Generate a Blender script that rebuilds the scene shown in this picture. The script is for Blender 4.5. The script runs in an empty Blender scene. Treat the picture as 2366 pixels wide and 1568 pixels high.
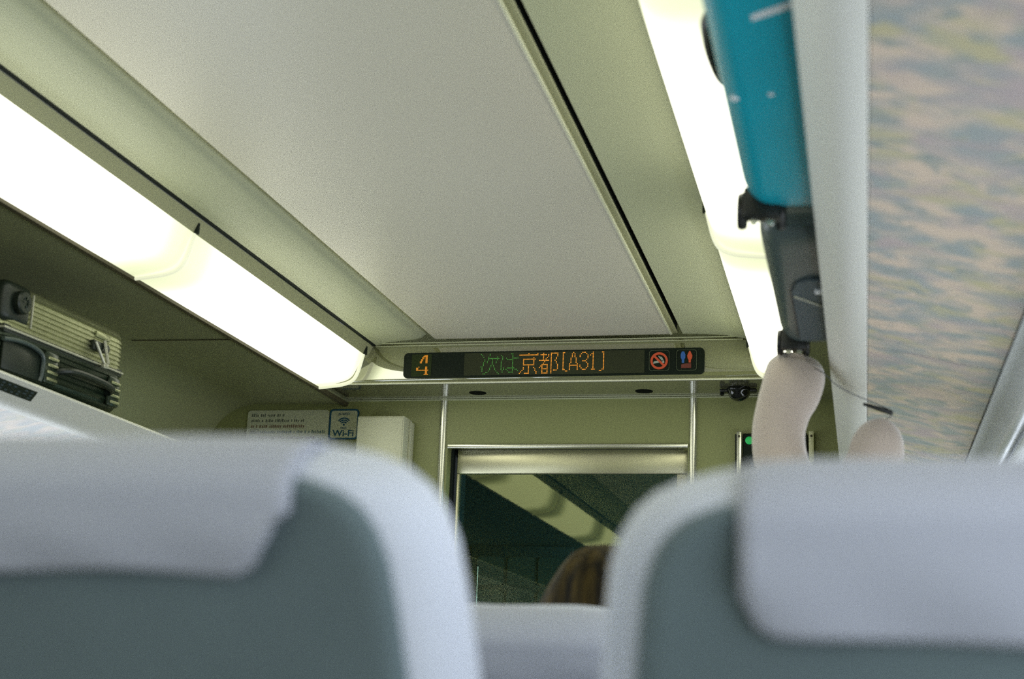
import bpy, bmesh, math, random
from mathutils import Vector, Matrix
random.seed(7)
sc = bpy.context.scene
C = sc.collection
PI = math.pi

# ------------------------------------------------------------ camera, world, light, exposure
cam_d = bpy.data.cameras.new('camera')
cam = bpy.data.objects.new('camera', cam_d); C.objects.link(cam)
cam_d.sensor_width = 36.0; cam_d.lens = 50.0
cam_d.clip_start = 0.05
cx = Vector((0.9714997, 0.23384312, 0.03880373))
cy = Vector((0.02061668, -0.24643687, 0.96893953))
cz = Vector((0.23614251, -0.94052446, -0.24423442))
M3 = Matrix((cx, cy, cz)).transposed()
cam.matrix_world = Matrix.Translation((0, 0, 1.03)) @ M3.to_4x4()
cam_d.dof.use_dof = True
cam_d.dof.focus_distance = 4.9
cam_d.dof.aperture_fstop = 3.7
sc.camera = cam

w = bpy.data.worlds.new('daylight'); sc.world = w; w.use_nodes = True
wn = w.node_tree; wn.nodes.clear()
wo = wn.nodes.new('ShaderNodeOutputWorld'); wb = wn.nodes.new('ShaderNodeBackground')
wb.inputs[0].default_value = (0.86, 0.90, 1.0, 1); wb.inputs[1].default_value = 3.4
wn.links.new(wb.outputs[0], wo.inputs[0])

def portal(name, x, sgn, y0, wl):
    # marks a window opening so that the sky outside is sampled through it
    l = bpy.data.lights.new(name, 'AREA'); l.shape = 'RECTANGLE'; l.size = 0.73; l.size_y = wl
    l.cycles.is_portal = True
    o = bpy.data.objects.new(name, l); C.objects.link(o)
    o.location = (x, y0 + wl / 2, 1.165); o.rotation_euler = (0, sgn * PI / 2, 0)
    return o
for _y, _w in ((-1.97, 0.85), (-0.88, 1.71), (1.07, 1.71), (3.02, 1.71)):
    portal('window_daylight', 0.45, 1, _y, _w); portal('window_daylight', -2.53, -1, _y, _w)

sc.view_settings.view_transform = 'Standard'
sc.view_settings.look = 'None'
sc.view_settings.gamma = 1.0
sc.view_settings.use_curve_mapping = False
sc.view_settings.exposure = 0.0
try:
    sc.cycles.use_denoising = False
    sc.cycles.max_bounces = 10
    sc.cycles.diffuse_bounces = 5
    sc.cycles.sample_clamp_indirect = 3.0
    sc.cycles.caustics_reflective = False
    sc.cycles.caustics_refractive = False
except Exception:
    pass

LAMP_E = 3.2

# ------------------------------------------------------------ materials
MATS = {}
def mat(name, col, rough=0.6, metal=0.0, spec=0.5, bump=None, var=None, coat=0.0, sheen=0.0):
    m = bpy.data.materials.new(name); m.use_nodes = True
    nt = m.node_tree; b = nt.nodes['Principled BSDF']
    b.inputs['Base Color'].default_value = (*col, 1)
    b.inputs['Roughness'].default_value = rough
    b.inputs['Metallic'].default_value = metal
    b.inputs['Specular IOR Level'].default_value = spec
    b.inputs['Coat Weight'].default_value = coat
    b.inputs['Coat Roughness'].default_value = 0.08
    b.inputs['Sheen Weight'].default_value = sheen
    tc = nt.nodes.new('ShaderNodeTexCoord')
    if var:
        sc_, amt = var
        n = nt.nodes.new('ShaderNodeTexNoise'); n.inputs['Scale'].default_value = sc_
        n.inputs['Detail'].default_value = 4
        nt.links.new(tc.outputs['Object'], n.inputs['Vector'])
        mx = nt.nodes.new('ShaderNodeMix'); mx.data_type = 'RGBA'
        mx.inputs['A'].default_value = (*[c * (1 - amt) for c in col], 1)
        mx.inputs['B'].default_value = (*[min(1, c * (1 + amt)) for c in col], 1)
        nt.links.new(n.outputs['Fac'], mx.inputs['Factor'])
        nt.links.new(mx.outputs['Result'], b.inputs['Base Color'])
    if bump:
        sc_, st = bump
        n = nt.nodes.new('ShaderNodeTexNoise'); n.inputs['Scale'].default_value = sc_
        n.inputs['Detail'].default_value = 3
        nt.links.new(tc.outputs['Object'], n.inputs['Vector'])
        bp = nt.nodes.new('ShaderNodeBump'); bp.inputs['Strength'].default_value = st
        bp.inputs['Distance'].default_value = 0.002
        nt.links.new(n.outputs['Fac'], bp.inputs['Height'])
        nt.links.new(bp.outputs['Normal'], b.inputs['Normal'])
    MATS[name] = m
    return m

def emit(name, col, strength, base=(0.02, 0.02, 0.02)):
    m = mat(name, base, 0.4)
    b = m.node_tree.nodes['Principled BSDF']
    b.inputs['Emission Color'].default_value = (*col, 1)
    b.inputs['Emission Strength'].default_value = strength
    return m

m_ceil = mat('ceiling_paint', (0.76, 0.72, 0.60), 0.42, bump=(60, 0.03))
m_side = mat('side_ceiling_paint', (0.60, 0.62, 0.42), 0.45, bump=(60, 0.03))
m_gap = mat('gap_dark', (0.006, 0.012, 0.008), 0.7)
m_lip = mat('ceiling_lip', (0.80, 0.80, 0.62), 0.4)
m_trim = mat('lamp_trim', (0.42, 0.42, 0.25), 0.5)
m_darktrim = mat('dark_trim', (0.07, 0.06, 0.03), 0.5)
m_bay = mat('bay_olive_cast', (0.32, 0.335, 0.18), 0.5, var=(1.2, 0.06), bump=(80, 0.03))  # green lamp cast and dimness of the bay put into this olive
m_end = mat('end_wall_olive_cast', (0.26, 0.28, 0.11), 0.42, var=(1.5, 0.04), bump=(80, 0.03))  # grey wall turned olive: green light and dimness are in the colour
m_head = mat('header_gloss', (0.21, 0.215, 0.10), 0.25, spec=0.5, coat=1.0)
m_under = mat('header_underside_shaded', (0.15, 0.15, 0.09), 0.25, spec=0.5, coat=1.0)  # darker copy of the header gloss, underside shade put into the colour
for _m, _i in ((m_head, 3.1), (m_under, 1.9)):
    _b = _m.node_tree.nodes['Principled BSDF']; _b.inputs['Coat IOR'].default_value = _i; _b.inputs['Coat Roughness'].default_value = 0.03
m_steel = mat('steel', (0.72, 0.72, 0.64), 0.24, metal=0.9, bump=(30, 0.02))
m_brush = mat('brushed_steel', (0.62, 0.60, 0.42), 0.30, metal=0.9, bump=(12, 0.06))
m_rack = mat('rack_white', (0.78, 0.78, 0.72), 0.42)
m_racklip = mat('rack_lip', (0.70, 0.70, 0.45), 0.35)
m_wallw = mat('window_wall_paint', (0.84, 0.87, 0.88), 0.4)
m_silver = mat('silver_white', (0.80, 0.83, 0.88), 0.35, metal=0.3)
m_floor = mat('floor_lino', (0.12, 0.12, 0.12), 0.5, var=(20, 0.1))
m_black = mat('black_plastic', (0.006, 0.008, 0.007), 0.38)
m_hole = mat('hole_black', (0.004, 0.006, 0.004), 0.9, spec=0.1)
m_dblack = mat('display_black', (0.004, 0.010, 0.005), 0.5, spec=0.2)
m_grid = mat('led_field', (0.040, 0.046, 0.024), 0.8, spec=0.15)
m_grid2 = mat('led_field_number', (0.028, 0.040, 0.014), 0.8, spec=0.15)
m_shell = mat('seat_shell_fabric', (0.120, 0.165, 0.18), 0.85, var=(9, 0.16), bump=(120, 0.25), sheen=0.2)
m_cush = mat('seat_cushion_fabric', (0.60, 0.635, 0.73), 0.8, bump=(120, 0.15), sheen=0.2)
m_cover = mat('headrest_cover_cloth', (0.42, 0.44, 0.52), 0.85, bump=(200, 0.15), sheen=0.2)
m_seatgrey = mat('seat_plastic', (0.12, 0.13, 0.14), 0.5)
m_blue = mat('teal_shell', (0.003, 0.33, 0.42), 0.34, var=(5, 0.08), coat=0.2)
m_bluerim = mat('teal_rim', (0.05, 0.25, 0.24), 0.3)
m_grey = mat('grey_shell', (0.060, 0.085, 0.082), 0.36, coat=0.15)
m_greyp = mat('grey_pocket', (0.05, 0.075, 0.085), 0.5)
m_white = mat('white_mark', (0.72, 0.74, 0.74), 0.5)
m_plush = mat('plush', (0.50, 0.42, 0.355), 0.95, bump=(90, 0.3), sheen=0.8)
m_alu = mat('ridged_metal_lit', (0.40, 0.42, 0.25), 0.36, metal=0.8, var=(25, 0.25))  # lamp-lit look of the case lid put into a lighter base colour
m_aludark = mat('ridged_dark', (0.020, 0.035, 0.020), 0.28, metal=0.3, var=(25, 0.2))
m_seam = mat('case_seam', (0.50, 0.50, 0.40), 0.35, metal=0.4)
m_case_blk = mat('case_black', (0.012, 0.02, 0.014), 0.4)
m_sign = mat('sign_pale', (0.56, 0.58, 0.41), 0.5)
m_signink = mat('sign_ink', (0.13, 0.145, 0.11), 0.6)
m_signink2 = mat('sign_ink_blue', (0.08, 0.14, 0.15), 0.6)
m_signblue = mat('sign_blue', (0.006, 0.075, 0.14), 0.5)
m_signred = mat('sign_ink_red', (0.20, 0.13, 0.09), 0.6)
m_box = mat('box_white', (0.66, 0.66, 0.49), 0.42)
m_led_o = emit('led_orange', (1.0, 0.36, 0.025), 1.05)
m_led_g = emit('led_green', (0.10, 0.46, 0.06), 0.62)
m_led_n = emit('led_number', (1.0, 0.36, 0.02), 0.75)
m_icon_r = emit('icon_red', (0.55, 0.065, 0.01), 0.55)
m_icon_r2 = emit('icon_red_dim', (0.2, 0.02, 0.005), 0.35)
m_icon_b = emit('icon_blue', (0.01, 0.09, 0.30), 0.6)
m_icon_w = emit('icon_white', (0.35, 0.40, 0.30), 0.5)
m_icon_l = mat('icon_line', (0.07, 0.09, 0.05), 0.5)
m_green = emit('green_button', (0.01, 0.30, 0.06), 0.45, base=(0.02, 0.4, 0.1))
m_hair = None
m_skin = mat('skin', (0.55, 0.36, 0.27), 0.55)
m_cloth = mat('dark_knit', (0.05, 0.05, 0.06), 0.9, bump=(90, 0.3))
m_trouser = mat('trouser', (0.03, 0.035, 0.05), 0.9)
m_vest = mat('vestibule_panel', (0.034, 0.080, 0.082), 0.5, var=(2, 0.1))
m_vest2 = mat('vestibule_tile', (0.048, 0.105, 0.10), 0.45)

# lamp diffuser: gives off light over its whole surface, a little less at the tube ends
def lamp_mat(name='lamp_diffuser', e0=0.76, e1=0.95):
    m = bpy.data.materials.new(name); m.use_nodes = True
    nt = m.node_tree; b = nt.nodes['Principled BSDF']
    b.inputs['Base Color'].default_value = (0.55, 0.56, 0.45, 1)
    b.inputs['Roughness'].default_value = 0.35
    tc = nt.nodes.new('ShaderNodeTexCoord'); sx = nt.nodes.new('ShaderNodeSeparateXYZ')
    nt.links.new(tc.outputs['Generated'], sx.inputs[0])
    def ramp(stops):
        r = nt.nodes.new('ShaderNodeValToRGB'); e = r.color_ramp.elements
        r.color_ramp.interpolation = 'EASE'
        e[0].position, e[0].color = stops[0][0], (*stops[0][1], 1)
        e[1].position, e[1].color = stops[-1][0], (*stops[-1][1], 1)
        for p, c in stops[1:-1]:
            k = e.new(p); k.color = (*c, 1)
        nt.links.new(sx.outputs[1], r.inputs[0]); return r
    g = lambda v: (v, v, v)
    col = ramp([(0.0, (0.90, 0.95, 0.60)), (0.25, (1.0, 1.0, 0.80)), (0.75, (1.0, 1.0, 0.80)), (1.0, (0.90, 0.95, 0.58))])
    stg = ramp([(0.0, g(0.27)), (0.05, g(0.30)), (0.24, g(1.0)), (e0, g(1.0)), (e1, g(0.29)), (1.0, g(0.25))])
    m2 = nt.nodes.new('ShaderNodeMath'); m2.operation = 'MULTIPLY'; m2.inputs[1].default_value = LAMP_E
    nt.links.new(stg.outputs[0], m2.inputs[0])
    nt.links.new(col.outputs[0], b.inputs['Emission Color'])
    nt.links.new(m2.outputs[0], b.inputs['Emission Strength'])
    return m
m_lamp = lamp_mat()
m_lamp_end = lamp_mat('lamp_diffuser_long_tube', 0.88, 1.0 - 1e-3)
m_lampj = emit('lamp_joint', (0.90, 0.92, 0.66), 0.72, base=(0.5, 0.5, 0.4))

def marble_mat():
    m = bpy.data.materials.new('mottled_laminate'); m.use_nodes = True
    nt = m.node_tree; b = nt.nodes['Principled BSDF']
    b.inputs['Roughness'].default_value = 0.33
    tc = nt.nodes.new('ShaderNodeTexCoord')
    mp = nt.nodes.new('ShaderNodeMapping'); mp.inputs['Scale'].default_value = (1.0, 1.5, 1.0)
    nt.links.new(tc.outputs['Object'], mp.inputs[0])
    def noise(s, d, off, dist=0.6):
        mm = nt.nodes.new('ShaderNodeMapping'); mm.inputs['Location'].default_value = (off, off * 0.7, 0)
        nt.links.new(mp.outputs[0], mm.inputs[0])
        n = nt.nodes.new('ShaderNodeTexNoise'); n.inputs['Scale'].default_value = s
        n.inputs['Detail'].default_value = d; n.inputs['Distortion'].default_value = dist
        nt.links.new(mm.outputs[0], n.inputs['Vector']); return n
    def ramp(n, a, c):
        r = nt.nodes.new('ShaderNodeMapRange'); r.inputs[1].default_value = a; r.inputs[2].default_value = c
        nt.links.new(n.outputs['Fac'], r.inputs[0]); return r
    def mix(f, A, B, k=None):
        mx = nt.nodes.new('ShaderNodeMix'); mx.data_type = 'RGBA'
        nt.links.new(f.outputs[0], mx.inputs['Factor'])
        for key, v in (('A', A), ('B', B)):
            if isinstance(v, tuple): mx.inputs[key].default_value = (*v, 1)
            else: nt.links.new(v.outputs['Result'], mx.inputs[key])
        return mx
    c1 = mix(ramp(noise(12, 3, 0), 0.40, 0.60), (0.38, 0.42, 0.42), (0.74, 0.60, 0.48))
    c2 = mix(ramp(noise(11, 3, 5.3), 0.53, 0.69), c1, (0.58, 0.53, 0.34))
    c3 = mix(ramp(noise(19, 3, 11.7), 0.54, 0.68), c2, (0.35, 0.39, 0.37))
    c4 = mix(ramp(noise(8, 2, 23.1), 0.52, 0.72), c3, (0.54, 0.45, 0.45))
    nt.links.new(c4.outputs['Result'], b.inputs['Base Color'])
    return m
m_marble = marble_mat()

def hair_mat():
    m = mat('brown_hair', (0.05, 0.03, 0.008), 0.6, spec=0.15)
    nt = m.node_tree; b = nt.nodes['Principled BSDF']
    tc = nt.nodes.new('ShaderNodeTexCoord')
    mp = nt.nodes.new('ShaderNodeMapping'); mp.inputs['Scale'].default_value = (1, 1, 0.12)
    n = nt.nodes.new('ShaderNodeTexNoise'); n.inputs['Scale'].default_value = 55
    nt.links.new(tc.outputs['Object'], mp.inputs[0]); nt.links.new(mp.outputs[0], n.inputs['Vector'])
    r = nt.nodes.new('ShaderNodeValToRGB'); e = r.color_ramp.elements
    e[0].position = 0.35; e[0].color = (0.005, 0.0035, 0.001, 1)
    e[1].position = 0.72; e[1].color = (0.070, 0.046, 0.008, 1)
    nt.links.new(n.outputs['Fac'], r.inputs[0]); nt.links.new(r.outputs[0], b.inputs['Base Color'])
    return m
m_hair = hair_mat()

def glass_mat(name, tint, refl):
    m = bpy.data.materials.new(name); m.use_nodes = True
    nt = m.node_tree; nt.nodes.clear()
    out = nt.nodes.new('ShaderNodeOutputMaterial')
    g = nt.nodes.new('ShaderNodeBsdfGlossy'); g.inputs['Roughness'].default_value = 0.015
    g.inputs['Color'].default_value = (0.46, 0.50, 0.25, 1)
    t = nt.nodes.new('ShaderNodeBsdfTransparent'); t.inputs[0].default_value = (*tint, 1)
    f = nt.nodes.new('ShaderNodeFresnel'); f.inputs[0].default_value = refl
    mx = nt.nodes.new('ShaderNodeMixShader')
    ge = nt.nodes.new('ShaderNodeNewGeometry')      # only the outer face reflects
    iv = nt.nodes.new('ShaderNodeMath'); iv.operation = 'SUBTRACT'; iv.inputs[0].default_value = 1.0
    ml = nt.nodes.new('ShaderNodeMath'); ml.operation = 'MULTIPLY'
    nt.links.new(ge.outputs['Backfacing'], iv.inputs[1])
    nt.links.new(f.outputs[0], ml.inputs[0]); nt.links.new(iv.outputs[0], ml.inputs[1])
    nt.links.new(ml.outputs[0], mx.inputs[0]); nt.links.new(t.outputs[0], mx.inputs[1]); nt.links.new(g.outputs[0], mx.inputs[2])
    nt.links.new(mx.outputs[0], out.inputs[0])
    return m
m_glass = glass_mat('door_glass', (0.70, 0.86, 0.81), 2.1)
m_wglass = glass_mat('window_glass', (0.97, 0.99, 0.98), 1.3)

# ------------------------------------------------------------ builders
def link(name, bm, m, parent=None, smooth=True, sharp=35):
    bmesh.ops.recalc_face_normals(bm, faces=bm.faces[:])
    me = bpy.data.meshes.new(name); bm.to_mesh(me); bm.free()
    if isinstance(m, (list, tuple)):
        for k in m: me.materials.append(k)
    else: me.materials.append(m)
    o = bpy.data.objects.new(name, me); C.objects.link(o)
    if smooth:
        for p in me.polygons: p.use_smooth = True
        try: me.set_sharp_from_angle(angle=math.radians(sharp))
        except Exception: pass
    if parent is not None: o.parent = parent
    return o

def thing(name, label, cat, loc=(0, 0, 0), group=None):
    o = bpy.data.objects.new(name, None); C.objects.link(o)
    o.empty_display_size = 0.05
    o.location = loc; o['label'] = label; o['category'] = cat
    if group: o['group'] = group
    return o

def structure(o): o['kind'] = 'structure'; return o

def off(bm, d):
    bmesh.ops.translate(bm, verts=bm.verts[:], vec=Vector(d)); return bm

def box(bm, x0, x1, y0, y1, z0, z1, bev=0.0, seg=2):
    r = bmesh.ops.create_cube(bm, size=1.0)
    vs = r['verts']
    for v in vs:
        v.co = Vector((x0 + (v.co.x + .5) * (x1 - x0), y0 + (v.co.y + .5) * (y1 - y0), z0 + (v.co.z + .5) * (z1 - z0)))
    if bev > 0:
        es = list({e for v in vs for e in v.link_edges})
        bmesh.ops.bevel(bm, geom=es, offset=bev, segments=seg, profile=0.5, affect='EDGES')
    return bm

def newbox(*a, **k): return box(bmesh.new(), *a, **k)

def prism_y(bm, poly, y0, y1, closed=True, caps=True):
    a = [bm.verts.new((p[0], y0, p[1])) for p in poly]
    b = [bm.verts.new((p[0], y1, p[1])) for p in poly]
    n = len(poly)
    for i in range(n if closed else n - 1):
        j = (i + 1) % n
        bm.faces.new((a[i], a[j], b[j], b[i]))
    if closed and caps:
        bm.faces.new(a); bm.faces.new(b[::-1])
    return bm

def thick_poly(pts, t):
    """open polyline -> closed band of thickness t, on the left of travel"""
    n = len(pts); o = []
    for i in range(n):
        p = Vector(pts[i]); d = Vector((0, 0))
        if i > 0: d += (p - Vector(pts[i - 1])).normalized()
        if i < n - 1: d += (Vector(pts[i + 1]) - p).normalized()
        d.normalize(); o.append(p + Vector((-d.y, d.x)) * t)
    return [tuple(p) for p in pts] + [tuple(p) for p in reversed(o)]

def loft(bm, rings, cap=True, closed=True):
    vr = [[bm.verts.new(p) for p in r] for r in rings]
    n = len(vr[0])
    for k in range(len(vr) - 1):
        for i in range(n if closed else n - 1):
            j = (i + 1) % n
            bm.faces.new((vr[k][i], vr[k][j], vr[k + 1][j], vr[k + 1][i]))
    if cap:
        bm.faces.new(vr[0][::-1]); bm.faces.new(vr[-1])
    return bm

def tube(bm, pts, rad, n=10, cap=True):
    pts = [Vector(p) for p in pts]
    if not isinstance(rad, (list, tuple)): rad = [rad] * len(pts)
    up = None; rings = []
    for i, p in enumerate(pts):
        d = (pts[min(i + 1, len(pts) - 1)] - pts[max(i - 1, 0)]).normalized()
        if up is None:
            up = Vector((0, 0, 1)) if abs(d.z) < 0.9 else Vector((0, 1, 0))
        s = d.cross(up).normalized(); up = s.cross(d).normalized()
        rings.append([p + (s * math.cos(t) + up * math.sin(t)) * rad[i] for t in [2 * PI * k / n for k in range(n)]])
    return loft(bm, rings, cap)

def spline(pts, sub=6):
    """Catmull-Rom through tuples of any length"""
    out = []; n = len(pts)
    for i in range(n - 1):
        p0, p1, p2, p3 = pts[max(i - 1, 0)], pts[i], pts[i + 1], pts[min(i + 2, n - 1)]
        for k in range(sub):
            t = k / sub
            out.append(tuple(0.5 * (2 * b + (-a + c) * t + (2 * a - 5 * b + 4 * c - d) * t * t + (-a + 3 * b - 3 * c + d) * t ** 3)
                             for a, b, c, d in zip(p0, p1, p2, p3)))
    out.append(tuple(pts[-1]))
    return out

def lathe(bm, prof, origin, axis='z', n=24):
    rings = []
    for r, h in prof:
        ring = []
        for k in range(n):
            t = 2 * PI * k / n; a, b = r * math.cos(t), r * math.sin(t)
            v = {'z': (a, b, h), 'y': (a, h, b), 'x': (h, a, b)}[axis]
            ring.append(Vector(v) + Vector(origin))
        rings.append(ring)
    return loft(bm, rings)

def rrect(x0, x1, z0, z1, r, n=6):
    pts = []
    for cx_, cz_, a0 in ((x1 - r, z1 - r, 0), (x0 + r, z1 - r, 90), (x0 + r, z0 + r, 180), (x1 - r, z0 + r, 270)):
        for k in range(n + 1):
            a = math.radians(a0 + 90 * k / n); pts.append((cx_ + r * math.cos(a), cz_ + r * math.sin(a)))
    return pts

def plate(bm, poly, y0, y1):
    """polygon in x-z, extruded from y0 to y1"""
    return prism_y(bm, poly, y0, y1)

def frame_band(bm, outer, inner, y0, y1):
    n = len(outer)
    ao = [bm.verts.new((p[0], y0, p[1])) for p in outer]; ai = [bm.verts.new((p[0], y0, p[1])) for p in inner]
    bo = [bm.verts.new((p[0], y1, p[1])) for p in outer]; bi = [bm.verts.new((p[0], y1, p[1])) for p in inner]
    for i in range(n):
        j = (i + 1) % n
        for q in ((ao[i], ao[j], ai[j], ai[i]), (bo[i], bi[i], bi[j], bo[j]), (ao[i], bo[i], bo[j], ao[j]), (ai[i], ai[j], bi[j], bi[i])):
            bm.faces.new(q)
    return bm

def text_mesh(name, s, size, m, parent, x, y, z, sx=1.0, bold=0.0):
    """raised lettering on a wall that faces -y"""
    cu = bpy.data.curves.new(name + '_curve', 'FONT'); cu.body = s; cu.size = size
    cu.extrude = 0.0006; cu.align_x = 'CENTER'; cu.align_y = 'CENTER'; cu.offset = bold
    tmp = bpy.data.objects.new('tmp_text', cu); C.objects.link(tmp)
    bpy.context.view_layer.update()
    dg = bpy.context.evaluated_depsgraph_get()
    me = bpy.data.meshes.new_from_object(tmp.evaluated_get(dg))
    bpy.data.objects.remove(tmp); bpy.data.curves.remove(cu)
    me.transform(Matrix.Translation((x, y, z)) @ Matrix.Rotation(PI / 2, 4, 'X') @ Matrix.Diagonal((sx, 1, 1, 1)))
    me.materials.clear(); me.materials.append(m)
    o = bpy.data.objects.new(name, me); C.objects.link(o)
    if parent is not None: o.parent = parent
    return o

YB, YF = -2.15, 5.0          # back and front ends of the saloon
XC = -1.04                  # middle of the aisle
def mx(x): return 2 * XC - x   # mirror across the aisle

# ------------------------------------------------------------ room shell
structure(link('floor', newbox(-2.50, 0.42, YB, 6.5, -0.06, 0.0), m_floor, smooth=False))

# central ceiling panel: a slab hanging a little below the side panels, with a rolled lip
zc = 2.27
cpoly = [(-1.474, zc), (-0.6255, zc), (-0.6245, zc + 0.010), (-0.6245, zc + 0.03), (-0.6255, zc + 0.05), (-1.474, zc + 0.05), (-1.482, zc + 0.012), (-1.480, zc + 0.003)]
structure(link('ceiling', prism_y(bmesh.new(), cpoly, YB, 4.75), m_ceil))
bmr = bmesh.new()
for s in (1,):
    prism_y(bmr, [(-0.631, zc - 0.0005), (-0.628, zc - 0.0035), (-0.624, zc - 0.003), (-0.622, zc + 0.002), (-0.623, zc + 0.004)], YB, 4.75)
structure(link('trim_1', bmr, m_lip))
structure(link('trim_23', prism_y(bmesh.new(), [(-0.6235, zc + 0.002), (-0.606, zc + 0.004), (-0.603, zc + 0.007), (-0.606, zc + 0.010), (-0.6235, zc + 0.010)], YB, 4.75), m_trim))
structure(link('trim_24', newbox(-0.6235, -0.606, YB, 4.75, zc + 0.011, zc + 0.09), m_gap, smooth=False))
# side ceiling panels
def side_ceiling(name, mir):
    pts = [(-1.697, 2.250), (-1.65, 2.260), (-1.60, 2.266), (-1.55, 2.271), (-1.528, 2.278), (-1.508, 2.292), (-1.495, 2.310), (-1.488, 2.335)]
    if mir: pts = [(-0.366, 2.248), (-0.45, 2.262), (-0.52, 2.268), (-0.586, 2.270), (-0.588, 2.275), (-0.588, 2.30), (-0.588, 2.33)]
    return structure(link(name, prism_y(bmesh.new(), thick_poly(pts, -0.012 if mir else 0.012), YB, 4.75), m_side))
side_ceiling('trim_2', False); side_ceiling('trim_3', True)
# dark backing above the gaps
structure(link('trim_4', newbox(-1.70, -0.38, YB, 4.75, 2.36, 2.38), m_gap, smooth=False))
# lamp trims: upper flange and lower dark bead, both sides
def lamp_trims(f, n):
    up = [(f(-1.711), 2.246), (f(-1.718), 2.232), (f(-1.730), 2.205), (f(-1.742), 2.205), (f(-1.738), 2.25)]
    bm = prism_y(bmesh.new(), up, YB, 4.75)
    structure(link('trim_%d' % n, bm, m_trim))
    gr = [(f(-1.692), 2.258), (f(-1.712), 2.249), (f(-1.712), 2.27), (f(-1.692), 2.275)]
    structure(link('trim_%d' % (n + 1), prism_y(bmesh.new(), gr, YB, 4.75), m_gap))
    lo = [(f(-1.885), 2.093), (f(-1.889), 2.080), (f(-1.901), 2.078), (f(-1.906), 2.095)]
    structure(link('trim_%d' % (n + 2), prism_y(bmesh.new(), lo, YB, 5.0), m_darktrim))
ident = lambda x: x
lamp_trims(ident, 5); lamp_trims(mx, 8)

# side walls: bay ceiling, rounded corner, wall down to the window band
def side_wall(name, f):
    arc = [(-2.26 + 0.20 * math.cos(math.radians(a)), 1.892 + 0.20 * math.sin(math.radians(a))) for a in range(90, 181, 9)]
    pts = [(-1.895, 2.088), (-2.10, 2.090)] + arc + [(-2.46, 1.52), (-2.475, 1.515)]
    pts = [(f(p[0]), p[1]) for p in pts]
    bm = prism_y(bmesh.new(), thick_poly(pts, -0.02 if f is ident else 0.02), YB, YF)
    xo, xi = f(-2.52), f(-2.46)
    x0, x1 = min(xo, xi), max(xo, xi)
    box(bm, x0, x1, YB, 6.5, 0.0, 0.80)                 # below the windows
    for yc in (-2.09, -1.0, 0.95, 2.9, 4.85):              # piers between windows
        box(bm, x0, x1, yc - 0.12, yc + 0.12, 0.80, 1.53)
    return structure(link(name, bm, m_bay, smooth=True))
side_wall('wall_left', ident); side_wall('wall_right', mx)
k = 0
for f in (ident, mx):
    for y0, wl in ((-1.97, 0.85), (-0.88, 1.71), (1.07, 1.71), (3.02, 1.71)):
        k += 1
        xi = f(-2.49)
        w_ = structure(link('window_%d' % k, newbox(xi - 0.003, xi + 0.003, y0, y0 + wl, 0.80, 1.53), m_wglass, smooth=False))
# bay partition seam (left bay panel joint)
bm = bmesh.new()
bm_pts = [(-1.91, 2.0865), (-2.10, 2.0885), (-2.255, 2.0905)]
prism_y(bm, thick_poly(bm_pts, 0.002), 3.99, 3.994)
structure(link('trim_11', bm, m_darktrim))

# end wall with the doorway
bm = bmesh.new()
DX0, DX1, DZ = -1.484, -0.594, 1.923
box(bm, -2.50, DX0, 5.0, 5.05, 0, 2.40)
box(bm, DX1, 0.42, 5.0, 5.05, 0, 2.40)
box(bm, DX0, DX1, 5.0, 5.05, DZ, 2.40)
structure(link('wall_front', bm, m_end, smooth=False))
structure(link('wall_back', newbox(-2.52, 0.44, YB - 0.05, YB, 0, 2.42), m_end, smooth=False))
structure(link('ceiling.001', newbox(-2.52, 0.44, YB, 6.5, 2.42, 2.45), m_gap, smooth=False))

# header box over the door
hp = [(4.80, 2.262), (4.757, 2.256), (4.750, 2.240), (4.746, 2.125), (4.750, 2.112), (4.758, 2.1065), (4.999, 2.1065), (4.999, 2.262)]
bm = bmesh.new()
a = [bm.verts.new((-1.905, p[0], p[1])) for p in hp]; b = [bm.verts.new((-0.175, p[0], p[1])) for p in hp]
for i in range(len(hp)):
    j = (i + 1) % len(hp); bm.faces.new((a[i], a[j], b[j], b[i]))
bm.faces.new(a); bm.faces.new(b[::-1])
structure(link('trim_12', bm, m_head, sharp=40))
structure(link('trim_25', newbox(-1.902, -0.178, 4.757, 4.998, 2.1055, 2.1075), m_under, smooth=False))  # thin sheet carrying the shade painted onto the header underside
bm = bmesh.new()      # thin double bead where the header meets the ceiling, and its bright lower lip
box(bm, -1.70, -0.38, 4.742, 4.752, 2.2455, 2.2475); box(bm, -1.70, -0.38, 4.738, 4.750, 2.2545, 2.2565)
structure(link('trim_13', bm, m_side, smooth=False))
bm = bmesh.new()
tube(bm, [(-1.90, 4.749, 2.109), (-0.18, 4.749, 2.109)], 0.0035, 8)
structure(link('trim_14', bm, m_lip))
bm = bmesh.new(); box(bm, -2.0, -0.12, 4.990, 5.0, 2.0975, 2.1005); box(bm, -2.0, -0.12, 4.985, 5.0, 2.1035, 2.1062)
structure(link('trim_15', bm, m_side, smooth=False))
# bright mouldings that run up the wall beside the door and on under the header
for n, xx in ((16, -1.506), (17, -0.576)):
    bm = bmesh.new()
    pr = [(xx + 0.0135 * math.cos(t), 0.010 * math.sin(t)) for t in [PI * q / 8 for q in range(9)]]
    loft(bm, [[(p[0], 5.0 - p[1], z) for p in pr] for z in (0.0, 2.106)], cap=True)
    structure(link('trim_%d' % n, bm, m_steel))
bm = bmesh.new(); box(bm, DX0, DX1, 4.992, 5.002, DZ - 0.006, DZ + 0.008, 0.002)
structure(link('trim_18', bm, m_steel))

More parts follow.
